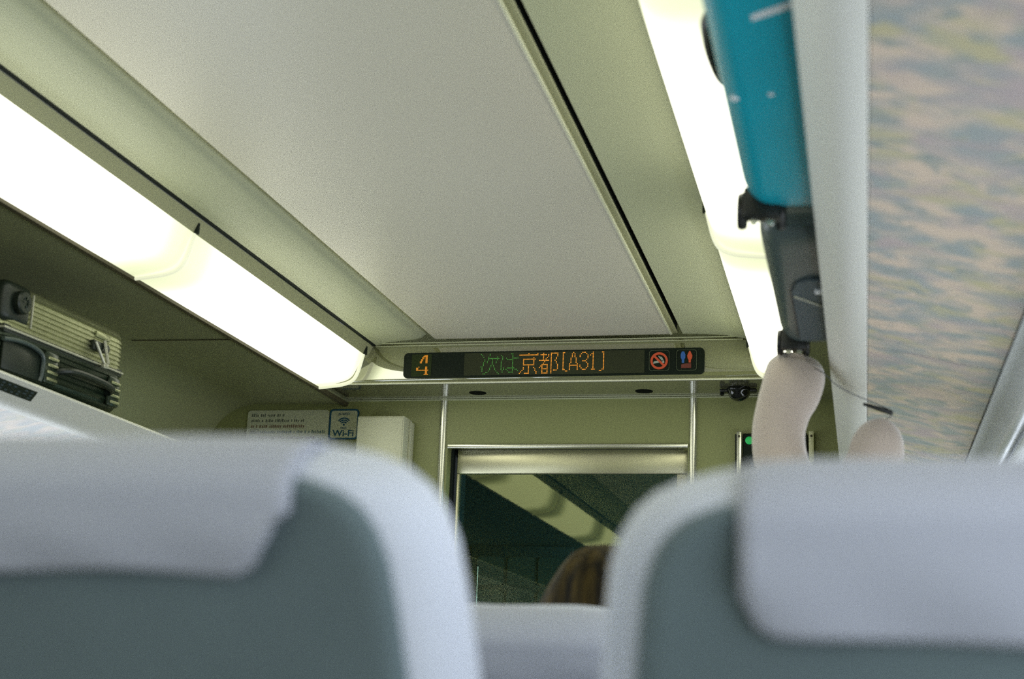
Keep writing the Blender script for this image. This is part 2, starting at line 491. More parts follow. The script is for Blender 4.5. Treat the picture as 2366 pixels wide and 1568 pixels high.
# sliding door
D = structure(bpy.data.objects.new('door_1', None)); C.objects.link(D)
link('door_rail', newbox(-1.462, -0.60, 5.058, 5.09, 1.832, 1.945, 0.004), m_brush, D)
link('door_stile', newbox(-1.462, -1.450, 5.060, 5.088, 0.02, 1.832, 0.002), m_brush, D)
link('door_stile', newbox(-0.640, -0.60, 5.060, 5.088, 0.02, 1.832, 0.002), m_brush, D)
link('door_bottom', newbox(-1.450, -0.640, 5.062, 5.086, 0.02, 0.25, 0.002), m_brush, D)
link('door_glass', newbox(-1.450, -0.640, 5.070, 5.078, 0.25, 1.832), m_glass, D, smooth=False)
bm = bmesh.new(); box(bm, -1.50, -1.476, 5.05, 5.12, 0, 1.96); box(bm, -1.50, -0.57, 5.10, 5.12, 1.90, 1.99)
structure(link('trim_19', bm, m_gap, smooth=False))
# vestibule behind the door
bm = bmesh.new()
box(bm, -2.2, 0.2, 6.42, 6.46, 0, 2.3)
box(bm, -1.85, -1.81, 5.12, 6.42, 0, 2.3)
box(bm, -1.81, 0.2, 5.12, 6.42, 2.12, 2.15)
structure(link('wall_vestibule', bm, m_vest, smooth=False))
bm = bmesh.new()
tube(bm, [(-1.392, 5.16, 0.9), (-1.392, 5.16, 1.50)], 0.0016, 8)
structure(link('trim_20', bm, m_steel))
nb = thing('notice_board', 'dark board of square tiles in rows seen through the door glass', 'board', (-1.52, 6.40, 1.45))
link('backing', newbox(-0.24, 0.24, 0.002, 0.018, -0.26, 0.26, 0.003), m_vest, nb)
bm = bmesh.new()
for i in range(3):
    for j in range(3):
        plate(bm, rrect(-0.21 + i * 0.145, -0.085 + i * 0.145, -0.22 + j * 0.15, -0.09 + j * 0.15, 0.02), -0.004, 0.003)
link('tiles', bm, m_vest2, nb)

# ------------------------------------------------------------ ceiling lamps
def lamp(f, y0, y1, label, group):
    sec0 = spline([(-1.728, 2.208), (-1.733, 2.185), (-1.745, 2.140), (-1.762, 2.112), (-1.795, 2.098), (-1.84, 2.092), (-1.888, 2.088)], 4)
    ctr = Vector((-1.815, 2.160))
    L = y1 - y0
    t = thing('ceiling_lamp', label, 'lamp', (f(-1.81), (y0 + y1) / 2, 2.15), group)
    ox, oy, oz = t.location
    rings = []
    for u, s in ((0.004, 0.70), (0.010, 0.84), (0.022, 0.93), (0.045, 0.98), (0.09, 1.0), (0.2, 1.0), (L / 2, 1.0), (L - 0.2, 1.0), (L - 0.09, 1.0), (L - 0.045, 0.98), (L - 0.022, 0.93), (L - 0.010, 0.84), (L - 0.004, 0.70)):
        ring = []
        for p in sec0:
            # pull towards the chord at the ends
            k_ = (Vector(p) - Vector(sec0[0])).dot((Vector(sec0[-1]) - Vector(sec0[0])).normalized()) / (Vector(sec0[-1]) - Vector(sec0[0])).length
            ch = Vector(sec0[0]).lerp(Vector(sec0[-1]), max(0, min(1, k_)))
            q = ch.lerp(Vector(p), s)
            ring.append((f(q.x) - ox, y0 + u - oy, q.y - oz))
        rings.append(ring)
    bm = loft(bmesh.new(), rings, cap=True)
    link('diffuser', bm, m_lamp_end if y1 > 4.6 else m_lamp, t, sharp=60)
    bm = bmesh.new()
    js = [(f(p[0]) - ox, y1 - 0.003 - oy, p[1] - 0.001 - oz) for p in sec0]
    tube(bm, js, 0.007, 8)
    link('joint_bead', bm, m_lampj, t)
    bm = newbox(min(f(-1.742), f(-1.715)) - ox, max(f(-1.742), f(-1.715)) - ox, y1 - 0.006 - oy, y1 + 0.002 - oy, 2.205 - oz, 2.236 - oz)
    link('clip', bm, m_gap, t, smooth=False)
    return t
lamp(ident, 3.33, 4.70, 'long lit lamp cover on the left, ending at the header with the display', 'lamp covers along the left')
lamp(ident, 1.96, 3.33, 'long lit lamp cover on the left, nearer one running out of the frame', 'lamp covers along the left')
lamp(ident, 0.59, 1.96, 'left lamp cover overhead, seen only as a reflection in the door glass', 'lamp covers along the left')
lamp(ident, -0.78, 0.59, 'left lamp cover further back, seen only as a reflection in the door glass', 'lamp covers along the left')
lamp(ident, -2.15, -0.78, 'left lamp cover at the rear end of the saloon', 'lamp covers along the left')
lamp(mx, -2.15, -0.78, 'right lamp cover at the rear end of the saloon', 'lamp covers along the right')
lamp(mx, 3.33, 4.70, 'lit lamp cover on the right, the short one that ends at the header', 'lamp covers along the right')
lamp(mx, 1.96, 3.33, 'lit lamp cover on the right beside the teal suitcase', 'lamp covers along the right')
lamp(mx, 0.59, 1.96, 'lit lamp cover on the right, at the top edge of the picture', 'lamp covers along the right')
lamp(mx, -0.78, 0.59, 'right lamp cover overhead behind the camera', 'lamp covers along the right')

# ------------------------------------------------------------ luggage racks
def rack(f, seams, label, plate_y=None):
    t = thing('luggage_rack', label, 'rack', (f(0.2), 1.0, 1.70))
    ox, oy, oz = t.location
    def P(poly): return [(f(x) - ox, z - oz) for x, z in poly]
    ys = [YB] + seams + [4.995]
    for a, b in zip(ys[:-1], ys[1:]):
        fas = [(-0.058, 1.752), (-0.050, 1.7515), (0.014, 1.694), (0.017, 1.6890), (0.015, 1.6862), (0.004, 1.6870), (-0.012, 1.6925), (-0.026, 1.702), (-0.034, 1.7115), (-0.0595, 1.746)]
        link('front_edge', prism_y(bmesh.new(), P(fas), a + 0.001 - oy, b - 0.001 - oy), m_rack, t)
        und = [(0.018, 1.6872), (0.10, 1.6700), (0.20, 1.6450), (0.249, 1.6365), (0.251, 1.646), (0.20, 1.655), (0.018, 1.698)]
        link('underside_panel', prism_y(bmesh.new(), P(und), a + 0.0022 - oy, b - 0.0022 - oy), m_marble, t)
    for sy in seams:
        link('panel_seam', prism_y(bmesh.new(), P([(0.019, 1.6880), (0.10, 1.6708), (0.20, 1.6458), (0.248, 1.6375), (0.248, 1.645), (0.20, 1.652), (0.019, 1.695)]), sy - 0.003 - oy, sy + 0.003 - oy), m_gap, t)
    link('lip', prism_y(bmesh.new(), P([(-0.059, 1.749), (-0.056, 1.7535), (-0.050, 1.7525), (-0.053, 1.748)]), YB - oy, 4.99 - oy), m_racklip, t)
    link('shelf', prism_y(bmesh.new(), P([(-0.050, 1.742), (0.37, 1.735), (0.37, 1.722), (0.01, 1.700), (-0.05, 1.736)]), YB - oy, 4.985 - oy), m_bay, t)
    return t
rr = rack(ident, [-0.4, 1.1, 2.635], 'long pale luggage rack with mottled underside on the right, under the teal suitcase')
lr = rack(mx, [-0.8, 0.7, 2.3, 3.9], 'pale luggage rack on the left wall carrying the ridged suitcase')
# seat number plate on the left rack front
ox, oy, oz = lr.location
pl = [(-0.026, 1.7215), (0.000, 1.6985)]
bm = bmesh.new()
def fasq(s0, s1, y0, y1, lift):
    # quad on the sloping front of the left rack; s runs down the slope
    A = Vector((mx(-0.0595), 1.746)); B = Vector((mx(-0.034), 1.7115)); n = Vector((B.y - A.y, A.x - B.x)).normalized()
    if n.y > 0: n = -n
    return [(A.lerp(B, s).x + n.x * lift - ox, y - oy, A.lerp(B, s).y + n.y * lift - oz) for s, y in ((s0, y0), (s0, y1), (s1, y1), (s1, y0))]
q0 = fasq(0.28, 0.96, 2.96, 3.15, 0.0); q1 = fasq(0.28, 0.96, 2.96, 3.15, 0.0015)
loft(bm, [q0, q1]); npl = link('number_plate', bm, m_case_blk, lr, smooth=False)
npl['label'] = 'small dark number plate'
bm = bmesh.new()
rnd = random.Random(3)
for q in range(7):
    y = 2.975 + q * 0.025
    for s in (0.38, 0.58, 0.76):
        if rnd.random() < 0.75:
            loft(bm, [fasq(s, s + 0.10, y, y + 0.012, 0.0015), fasq(s, s + 0.10, y, y + 0.012, 0.0021)])
link('plate_marks', bm, m_greyp, npl, smooth=False)

# wall strips between the right rack and the window, curtain rail, curtain
def strip(name, pts, m, th=0.006):
    return structure(link(name, prism_y(bmesh.new(), thick_poly(pts, th), YB, 4.99), m))
s_ = spline([(0.252, 1.635), (0.275, 1.628), (0.300, 1.612), (0.325, 1.585), (0.345, 1.56), (0.375, 1.55)], 4)
strip('trim_21', s_, m_wallw)
strip('trim_22', [(mx(p[0]), p[1]) for p in s_], m_wallw, -0.006)
def rail(f, label):
    t = thing('curtain_rail', label, 'rail', (f(0.292), 1.0, 1.575))
    ox, oy, oz = t.location
    link('tube', tube(bmesh.new(), [(0, YB + .05 - oy, 0), (0, 4.9 - oy, 0)], 0.0105, 14), m_silver, t)
    link('back_channel', newbox(0.016, 0.052, YB + .05 - oy, 4.9 - oy, -0.016, 0.004, 0.003), m_silver, t)
    return t
rail(ident, 'bright silver rail along the top of the right window')

# ------------------------------------------------------------ things on the end wall
# destination display
t = thing('information_display', 'long black dot-matrix display with orange and green lettering above the door', 'display', (-1.0485, 4.745, 2.172))
ox, oy, oz = t.location
bm = plate(bmesh.new(), rrect(-0.5385, 0.5385, -0.0465, 0.0465, 0.016), -0.006, 0.004)
link('housing', bm, m_dblack, t)
def pane(x0, x1, z0, z1): return plate(bmesh.new(), rrect(x0 - ox, x1 - ox, z0 - oz, z1 - oz, 0.002), -0.0075, -0.005)
link('number_screen', pane(-1.557, -1.483, 2.131, 2.212), m_grid2, t)
link('message_screen', pane(-1.361, -0.716, 2.132, 2.2135), m_grid, t)
GL = {
 'tsugi': {0: '0 7', 1: '1 7', 2: '2 6 13', 3: '6-14', 4: '3 6 9 13', 5: '3 5 9 12', 6: '2 5 9 12', 7: '2 9', 8: '2 8 10', 9: '0 1 8 10', 10: '1 7 11', 11: '1 7 11', 12: '1 6 12', 13: '4 5 13', 14: '2 3 14'},
 'ha': {0: '8 9', 1: '0 9', 2: '1 9', 3: '1 4 9-13', 4: '1 5-9', 5: '0 9', 6: '0 9', 7: '0 9', 8: '0 9', 9: '0 9', 10: '0 2 5-10', 11: '0 2 4 9 11 12', 12: '1 5 9 13', 13: '1 6-9'},
 'kyo': {0: '7 14', 1: '0-14', 3: '11', 4: '3-12', 5: '3 11', 6: '3 11', 7: '3 11', 8: '3-11', 9: '7', 10: '3 7 11', 11: '3 7 12', 12: '2 7 12', 13: '1 7 13', 14: '0 4-7 13'},
 'to': {0: '3 9-14', 1: '1-5 7 9 14', 2: '3 7 9 14', 3: '3 6 9 13', 4: '3 5 9 13', 5: '0-7 9 12', 6: '4 9 13', 7: '3 9 13', 8: '2-6 9 14', 9: '1 2 6 9 14', 10: '0 2 6 9 14', 11: '2-6 9 14', 12: '2 6 9 11-13', 13: '2 6 9', 14: '2-6 9'},
 'open': {**{i: '0' for i in range(1, 12)}, 0: '0 1', 12: '0 1', 13: '2 3'},
 'A': {0: '3', 1: '2 4', 2: '2 4', 3: '2 4', 4: '1 5', 5: '1 5', 6: '1 5', 7: '1 5', 8: '0 6', 9: '0-6', 10: '0 6', 11: '0 6', 12: '0 6'},
 'three': {0: '2-4', 1: '1 5', 2: '0 6', 3: '0 6', 4: '6', 5: '5', 6: '2-4', 7: '5', 8: '6', 9: '0 6', 10: '0 6', 11: '1 5', 12: '2-4'},
 'one': {**{i: '2' for i in range(0, 12)}, 1: '1 2', 2: '0 2', 12: '1-3'},
 'close': {**{i: '3' for i in range(1, 12)}, 0: '2 3', 12: '2 3', 13: '0 1'},
 'four': {0: '7-9', 1: '6-9', 2: '5 6 8 9', 3: '5 6 8 9', 4: '4 5 8 9', 5: '4 5 8 9', 6: '3 4 8 9', 7: '3 4 8 9', 11: '2 8 9', 12: '0 1 8 9', 13: '0 1 8 9', 14: '0-10', 15: '8 9', 16: '8 9', 17: '8 9', 18: '7-10'},
}
def cols(s):
    for part in s.split():
        if '-' in part:
            a, b = part.split('-'); yield from range(int(a), int(b) + 1)
        else: yield int(part)
def glyph(key, x, z, px, pz, r, m, name='led_character'):
    bm = bmesh.new()
    for row, s in GL[key].items():
        for c_ in cols(s):
            X, Z = x + c_ * px - ox, z - row * pz - oz
            lathe(bm, [(r, -0.0078), (r, -0.0086), (r * 0.5, -0.0093)], (X, 0, Z), 'y', 8)
    return link(name, bm, m, t)
PX, PZ, RR = 0.00462, 0.00507, 0.00178
x0 = -1.299
glyph('tsugi', x0, 2.2075, PX, PZ, RR * 0.9, m_led_g)
glyph('ha', x0 + 16 * PX, 2.2075, PX, PZ, RR * 0.9, m_led_g)
xk = -1.158
glyph('kyo', xk, 2.2075, PX, PZ, RR, m_led_o)
glyph('to', xk + 15.5 * PX, 2.2075, PX, PZ, RR, m_led_o)
xb = -1.002
for key, c_ in (('open', 0), ('A', 5), ('three', 13), ('one', 21), ('close', 28)):
    glyph(key, xb + c_ * PX, 2.2085, PX, PZ, RR, m_led_o)
glyph('four', -1.537, 2.2075, 0.00418, 0.00385, 0.0018, m_led_n)
# no-smoking and washroom signs at the right end of the display
def Y(bm, poly, a=-0.0085, b=-0.006): return plate(bm, [(x - ox, z - oz) for x, z in poly], a, b)
sg = link('no_smoking_sign', frame_band(bmesh.new(), [(x - ox, z - oz) for x, z in rrect(-0.700, -0.630, 2.138, 2.211, 0.010)], [(x - ox, z - oz) for x, z in rrect(-0.6985, -0.6315, 2.1395, 2.2095, 0.009)], -0.0085, -0.006), m_icon_l, t)
circ = lambda cx_, cz_, r, n=32: [(cx_ + r * math.cos(2 * PI * k / n), cz_ + r * math.sin(2 * PI * k / n)) for k in range(n)]
S = lambda poly: [(x - ox, z - oz) for x, z in poly]
cxs, czs = -0.6652, 2.1735
bm = frame_band(bmesh.new(), S(circ(cxs, czs, 0.030)), S(circ(cxs, czs, 0.0225)), -0.009, -0.006)
d = 0.0235 * math.sqrt(.5); wv = 0.0026
Y(bm, [(cxs - d - wv, czs + d - wv), (cxs - d + wv, czs + d + wv), (cxs + d + wv, czs - d + wv), (cxs + d - wv, czs - d - wv)], -0.0092, -0.006)
link('prohibition_ring', bm, m_icon_r, sg, smooth=False)
bm = bmesh.new()
Y(bm, [(cxs - 0.021, czs - 0.010), (cxs - 0.018, czs - 0.002), (cxs - 0.003, czs + 0.001), (cxs + 0.000, czs - 0.006)])
Y(bm, [(cxs + 0.006, czs - 0.009), (cxs + 0.008, czs - 0.004), (cxs + 0.017, czs + 0.001), (cxs + 0.018, czs - 0.007)])
for q in range(3):
    p = spline([(cxs - 0.003 + q * 0.004, czs + 0.017 - q * .002), (cxs + 0.001 + q * 0.004, czs + 0.010), (cxs + 0.005 + q * 0.003, czs + 0.006), (cxs + 0.008 + q * 0.003, czs + 0.001)], 4)
    Y(bm, thick_poly(p, 0.0022))
link('cigarette', bm, m_icon_w, sg, smooth=False)
sg = link('washroom_sign', frame_band(bmesh.new(), [(x - ox, z - oz) for x, z in rrect(-0.606, -0.536, 2.138, 2.211, 0.010)], [(x - ox, z - oz) for x, z in rrect(-0.6045, -0.5375, 2.1395, 2.2095, 0.009)], -0.0085, -0.006), m_icon_l, t)
bm = bmesh.new(); c_ = -0.583
Y(bm, [(c_ - .004, 2.205), (c_ + .004, 2.205), (c_ + .008, 2.194), (c_ + .0075, 2.182), (c_ + .0045, 2.178), (c_ + .004, 2.165), (c_ - .004, 2.165), (c_ - .0045, 2.178), (c_ - .0075, 2.182), (c_ - .008, 2.194)])
link('man_figure', bm, m_icon_b, sg, smooth=False)
bm = bmesh.new(); c_ = -0.560
Y(bm, [(c_ - .002, 2.206), (c_ + .002, 2.206), (c_ + .009, 2.190), (c_ + .007, 2.180), (c_ + .004, 2.176), (c_ + .0035, 2.166), (c_ - .0035, 2.166), (c_ - .004, 2.176), (c_ - .007, 2.180), (c_ - .009, 2.190)])
link('woman_figure', bm, m_icon_r, sg, smooth=False)
bm = bmesh.new()
Y(bm, [(-0.589, 2.159), (-0.575, 2.162), (-0.555, 2.163), (-0.555, 2.147), (-0.589, 2.147)])
link('lower_mark', bm, m_icon_r2, sg, smooth=False)

# recessed round openings under the header
for x, y, lab in ((-1.353, 4.907, 'small dark round opening under the header, left of the two'), (-0.742, 4.912, 'small dark round opening under the header, right of the two')):
    t = thing('speaker_grille', lab, 'grille', (x, y, 2.1055), 'round openings under the header')
    link('mesh_disc', lathe(bmesh.new(), [(0.026, 0.0), (0.026, -0.0018), (0.004, -0.0024)], (0, 0, 0), 'z', 28), m_hole, t)
    link('rim', frame_ := lathe(bmesh.new(), [(0.0315, 0.0), (0.0315, -0.0012), (0.027, -0.0022), (0.0262, -0.0010)], (0, 0, 0), 'z', 28), m_hole, t)

# dome camera
t = thing('security_camera', 'small glossy black dome camera with side lugs under the header by the right moulding', 'camera', (-0.405, 4.88, 2.1055))
prof = [(0.040, 0.0), (0.043, -0.006), (0.043, -0.012)] + [(0.040 * math.cos(a), -0.012 - 0.036 * math.sin(a)) for a in [math.radians(q) for q in (5, 20, 35, 50, 65, 78, 88)]]
link('dome', lathe(bmesh.new(), prof, (0, 0, 0), 'z', 32), mat('gloss_black', (0.006, 0.007, 0.007), 0.06, coat=0.5), t)
bm = bmesh.new(); box(bm, -0.066, -0.036, -0.014, 0.014, -0.016, -0.003, 0.004); lathe(bm, [(0.006, -0.016), (0.009, -0.022), (0.004, -0.026)], (-0.058, 0, 0))
link('lug', bm, m_black, t)
bm = bmesh.new(); box(bm, 0.036, 0.062, -0.014, 0.014, -0.016, -0.003, 0.004)
link('lug', bm, m_black, t)

# notices and equipment left of the door
t = thing('notice_sign', 'pale rounded notice with small printed lines on the front wall above the left seat', 'sign', (-2.125, 4.998, 1.965))
link('board', plate(bmesh.new(), rrect(-0.167, 0.167, -0.115, 0.101, 0.014), -0.003, 0.0015), m_sign, t)
rnd = random.Random(5)
def marks(z, x0, x1, h, m, nm):
    bm = bmesh.new(); x = x0
    while x < x1:
        w_ = h * rnd.uniform(0.25, 0.6)
        k_ = rnd.random()
        if True:
            hh = h * rnd.uniform(0.6, 1.0)
            plate(bm, [(x, z), (x + w_ * 0.8, z), (x + w_ * 0.8 + h * .1, z + hh), (x + h * .1, z + hh)], -0.0035, -0.0029)
        x += w_ + h * 0.18 + (h * 0.5 if k_ > 0.84 else 0)
    link(nm, bm, m, t, smooth=False)
marks(0.076, -0.150, -0.020, 0.0125, m_signink, 'printed_line')
marks(0.055, -0.150, 0.065, 0.0125, m_signink, 'printed_line')
marks(0.033, -0.150, 0.070, 0.0125, m_signred, 'printed_line')
marks(0.011, -0.112, 0.153, 0.0125, m_signink2, 'printed_line')
marks(-0.011, -0.112, 0.112, 0.0115, m_signred, 'printed_line')
marks(-0.033, -0.112, 0.150, 0.0110, m_signink2, 'printed_line')
bm = bmesh.new(); frame_band(bm, rrect(-0.153, -0.117, -0.017, 0.026, 0.001, 2), rrect(-0.1515, -0.1185, -0.0155, 0.0245, 0.001, 2), -0.0035, -0.0029)
for q in range(6): plate(bm, [(-0.149 + q * .005, 0.010), (-0.147 + q * .005, 0.010), (-0.1455 + q * .005, 0.022), (-0.1475 + q * .005, 0.022)], -0.0036, -0.0029)
link('printed_box', bm, m_signink, t, smooth=False)

t = thing('wireless_sign', 'square pale sign with blue border reading Wi-Fi on the front wall', 'sign', (-1.897, 4.998, 2.010))
link('board', plate(bmesh.new(), rrect(-0.0575, 0.0575, -0.057, 0.057, 0.012), -0.003, 0.0015), m_sign, t)
link('border', frame_band(bmesh.new(), rrect(-0.0585, 0.0585, -0.058, 0.058, 0.013), rrect(-0.0525, 0.0525, -0.052, 0.052, 0.009), -0.0042, 0.001), m_signblue, t)
bm = bmesh.new()
for r in (0.010, 0.0175, 0.025):
    arc = [(r * math.sin(math.radians(a)), -0.004 + r * math.cos(math.radians(a))) for a in range(-52, 53, 8)]
    plate(bm, thick_poly(arc, 0.0048), -0.0038, -0.0029)
plate(bm, circ(0, -0.002, 0.004, 14), -0.0038, -0.0029)
link('signal_symbol', bm, m_signblue, t, smooth=False)
text_mesh('top_lettering', 'JR-WEST', 0.0125, m_signblue, t, 0, -0.0035, 0.0385)
text_mesh('small_lettering', 'FREE', 0.0125, m_signblue, t, 0, -0.0035, -0.0155)
text_mesh('large_lettering', 'Wi-Fi', 0.0335, m_signblue, t, 0, -0.0035, -0.0355, sx=1.12, bold=0.0006)

t = thing('wall_cabinet', 'off-white box-shaped cabinet on the front wall right of the Wi-Fi sign', 'cabinet', (-1.717, 5.0, 1.55))
link('body', newbox(-0.092, 0.092, -0.10, -0.001, -0.47, 0.472, 0.006), m_box, t)
link('side_flange', newbox(0.092, 0.100, -0.045, -0.001, -0.468, 0.46, 0.002), m_box, t)
link('cover_panel', newbox(-0.088, 0.086, -0.103, -0.099, -0.46, 0.466, 0.002), m_box, t)

# emergency call panel right of the door
t = thing('call_panel', 'dark call panel with a green round button between two metal posts', 'panel', (-0.287, 5.0, 1.87))
link('face', newbox(-0.112, 0.110, -0.022, -0.001, -0.12, 0.094, 0.004), m_dblack, t)
b_ = link('button', lathe(bmesh.new(), [(0.014, -0.020), (0.014, -0.026), (0.010, -0.028)], (-0.090, 0, 0.068), 'y', 24), m_green, t); b_['label'] = 'green round button'
for xx in (-0.125, 0.1235):
    p_ = link('post', newbox(xx - 0.009, xx + 0.009, -0.030, -0.001, -0.13, 0.100, 0.003), m_steel if xx < 0 else m_racklip, t)
    link('screw', lathe(bmesh.new(), [(0.004, -0.029), (0.004, -0.032), (0.002, -0.033)], (xx, 0, 0.082), 'y', 12), m_darktrim, p_)
link('side_line', newbox(-0.140, -0.137, -0.010, -0.001, -0.13, 0.094), m_gap, t, smooth=False)

# ------------------------------------------------------------ luggage
# left: ridged metal suitcase
t = thing('suitcase', 'dark ridged metal suitcase lying flat on the left luggage rack', 'suitcase', (-2.22, 3.24, 1.755))
t.rotation_euler = (0.024, 0, 0)
X1, X0, L0, L1 = 0.188, -0.20, -0.265, 0.335     # local box
def ridged(z0, z1, ridge_n, amp, r_out, top):
    """closed x-z profile with corrugated right face"""
    pts = []
    zlo, zhi = (z0 + (0 if top else r_out)), (z1 - (r_out if top else 0))
    n = ridge_n * 6
    for i in range(n + 1):
        u = i / n
        pts.append((X1 - amp + amp * (1 if (u * ridge_n) % 1.0 < 0.55 else 0) * 1.0, zlo + (zhi - zlo) * u))
    if top:
        for a in range(10, 91, 10): pts.append((X1 - r_out + (r_out - amp) * math.cos(math.radians(a)), z1 - r_out + r_out * math.sin(math.radians(a))))
        pts += [(X0 + r_out, z1), (X0, z1 - r_out), (X0, z0)]
    else:
        lo = [(X1 - r_out + (r_out - amp) * math.cos(math.radians(a)), z0 + r_out - r_out * math.sin(math.radians(a))) for a in range(90, 0, -10)]
        pts = lo + pts + [(X0, z1), (X0, z0 + r_out), (X0 + r_out, z0)]
    return pts
def shell(poly, z0, z1, m, nm):
    cxm, czm = (X0 + X1) / 2, (z0 + z1) / 2
    rings = []
    for y, s in ((L0, .84), (L0 + .008, .91), (L0 + .022, .965), (L0 + .045, 1), (L1 - .045, 1), (L1 - .022, .965), (L1 - .008, .91), (L1, .84)):
        rings.append([(cxm + (p[0] - cxm) * (0.5 + s / 2), y, czm + (p[1] - czm) * (0.55 + .45 * s)) for p in poly])
    return link(nm, loft(bmesh.new(), rings), m, t, sharp=25)
us = shell(ridged(0.122, 0.240, 7, 0.0035, 0.030, True), 0.122, 0.24, m_alu, 'upper_shell')
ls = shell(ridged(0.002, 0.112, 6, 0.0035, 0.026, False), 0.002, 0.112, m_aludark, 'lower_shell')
link('closing_rim', newbox(X0 + .01, X1 + 0.003, L0 + .006, L1 - .004, 0.1135, 0.1195, 0.0015), m_seam, t)
link('rim_gasket', newbox(X0 + .012, X1 - 0.001, L0 + .01, L1 - .008, 0.105, 0.126, 0.002), m_case_blk, t)
link('corner_guard', newbox(X1 - 0.09, X1 + 0.004, L0 - 0.004, L0 + 0.115, 0.130, 0.238, 0.022, 4), m_case_blk, t)
link('guard_edge', newbox(X1 + 0.000, X1 + 0.005, L0 + 0.113, L0 + 0.118, 0.135, 0.222, 0.001), m_seam, t)
wh = link('wheel', lathe(bmesh.new(), [(0.027, 0.0), (0.030, 0.006), (0.030, 0.018), (0.026, 0.022), (0.014, 0.022), (0.012, 0.018), (0.006, 0.020), (0.002, 0.020)], (X1 + 0.002, L0 + 0.052, 0.186), 'x', 28), m_case_blk, t)
bm = bmesh.new()
for q in range(6):
    a = q * PI / 3; c0 = Vector((X1 + 0.0225, L0 + 0.052, 0.186))
    tube(bm, [c0 + Vector((0, math.cos(a), math.sin(a))) * 0.008, c0 + Vector((0, math.cos(a), math.sin(a))) * 0.022], 0.002, 6)
link('spokes', bm, m_aludark, wh)
# latch with a dangling tag
lt = link('latch', newbox(X1 - 0.002, X1 + 0.010, 0.145, 0.205, 0.148, 0.176, 0.004), m_case_blk, t)
bm = bmesh.new(); tube(bm, [(X1 + .012, 0.150, 0.170), (X1 + .022, 0.186, 0.118)], 0.0042, 8)
tube(bm, [(X1 + .012, 0.196, 0.182), (X1 + .024, 0.205, 0.118)], 0.0052, 8); box(bm, X1 + .012, X1 + .024, 0.186, 0.212, 0.104, 0.120, 0.003)
o_ = link('latch_lever', bm, m_seam, lt); o_['label'] = 'bright metal latch lever'
link('key_lock', lathe(bmesh.new(), [(0.012, 0.0), (0.012, 0.006), (0.006, 0.008)], (X1, 0.226, 0.165), 'x', 20), m_case_blk, t)
link('brand_plate', newbox(X1 - .002, X1 + .004, 0.165, 0.24, 0.188, 0.204, 0.001), m_alu, t)
# side carry handle in the lower half, ribbed ends
hd = link('carry_handle', tube(bmesh.new(), spline([(X1 + 0.001, -0.02, 0.050), (X1 + .028, 0.00, 0.056), (X1 + .034, 0.06, 0.060), (X1 + .034, 0.17, 0.058), (X1 + .026, 0.235, 0.052), (X1 + .001, 0.252, 0.046)], 5), 0.010, 10), m_case_blk, t)
for ya in (-0.075, 0.248):
    bm = bmesh.new()
    box(bm, X1 - 0.002, X1 + 0.010, ya, ya + 0.060, 0.012, 0.096, 0.006)
    o_ = link('handle_mount', bm, m_aludark, t)
    bm = bmesh.new()
    for q in range(4): box(bm, X1 + 0.009, X1 + 0.014, ya + 0.006, ya + 0.056, 0.020 + q * 0.018, 0.028 + q * 0.018, 0.002)
    link('ribs', bm, m_alu, o_)
bm = tube(bmesh.new(), spline([(X1 + .004, -0.262, 0.085), (X1 + .008, -0.20, 0.092), (X1 + .008, -0.13, 0.090), (X1 + .008, -0.088, 0.074), (X1 + .006, -0.084, 0.03), (X1 + .004, -0.088, 0.012)], 5), 0.006, 8)
link('recess_frame', bm, m_grey, t)
link('recess', newbox(X1 - .004, X1 + .003, -0.255, -0.09, 0.012, 0.086, 0.003), m_case_blk, t)

# right: hard suitcases lying on the rack, overhanging its edge
def hard_case(name, label, loc, W, H, L, m, mrim, taper, tilt):
    t = thing(name, label, 'suitcase', loc)
    t.rotation_euler = (0, tilt, 0)
    # local: x from 0 (aisle side) to W (wall side), y from -L to 0 (far end), z 0..H
    rings = []
    base = rrect(0, W, 0, H, 0.038, 6)
    for y, s in ((-L, .80), (-L + .010, .90), (-L + .03, .96), (-L + .07, 1.0), (-L * .5, 1.0), (-.07, 1.0), (-.03, .965), (-.010, .92), (0, .86)):
        k_ = 1 + taper * (y / L)
        rings.append([(W / 2 + (p[0] - W / 2) * (0.55 + .45 * s) - (1 - k_) * 0, y, H / 2 + (p[1] - H / 2) * (0.5 + .5 * s)) for p in base])
    link('shell', loft(bmesh.new(), rings), m, t, sharp=50)
    # zip band round the middle of the aisle side
    link('zip_band', newbox(-0.0035, 0.02, -L + .04, -.04, H * .50, H * .53, 0.0015), mrim, t)
    return t, W, H, L
def spinner(t, x, y, z, s=1.0):
    """wheel unit at the far end of a case lying on its back: fork, axle block, twin wheels"""
    bm = newbox(x - .020 * s, x + .030 * s, y - 0.006, y + 0.022 * s, z - .022 * s, z + .020 * s, 0.004)
    hub = link('wheel_housing', bm, m_black, t)
    for dx in (-0.024 * s, 0.028 * s):
        wh = link('wheel', lathe(bmesh.new(), [(0.012 * s, -0.006 * s), (0.024 * s, -0.006 * s), (0.026 * s, 0), (0.024 * s, 0.006 * s), (0.012 * s, 0.006 * s)], (x + dx, y + 0.040 * s, z), 'x', 24), m_black, hub)
    bm = bmesh.new()
    for dx in (-.006 * s, 0.016 * s): tube(bm, [(x + dx, y + 0.010, z - 0.024 * s), (x + dx, y + 0.018, z - 0.0235 * s)], 0.0052 * s, 10)
    link('gap_light_dots', bm, m_steel, hub)  # steel dots standing in for lamp light shining through gaps
t, W, H, L = hard_case('suitcase', 'teal hard-shell suitcase overhanging the right luggage rack', (-0.165, 2.10, 1.772), 0.47, 0.25, 0.78, m_blue, m_bluerim, 0, 0.05)
spinner(t, 0.021, -0.016, 0.010, 1.15)
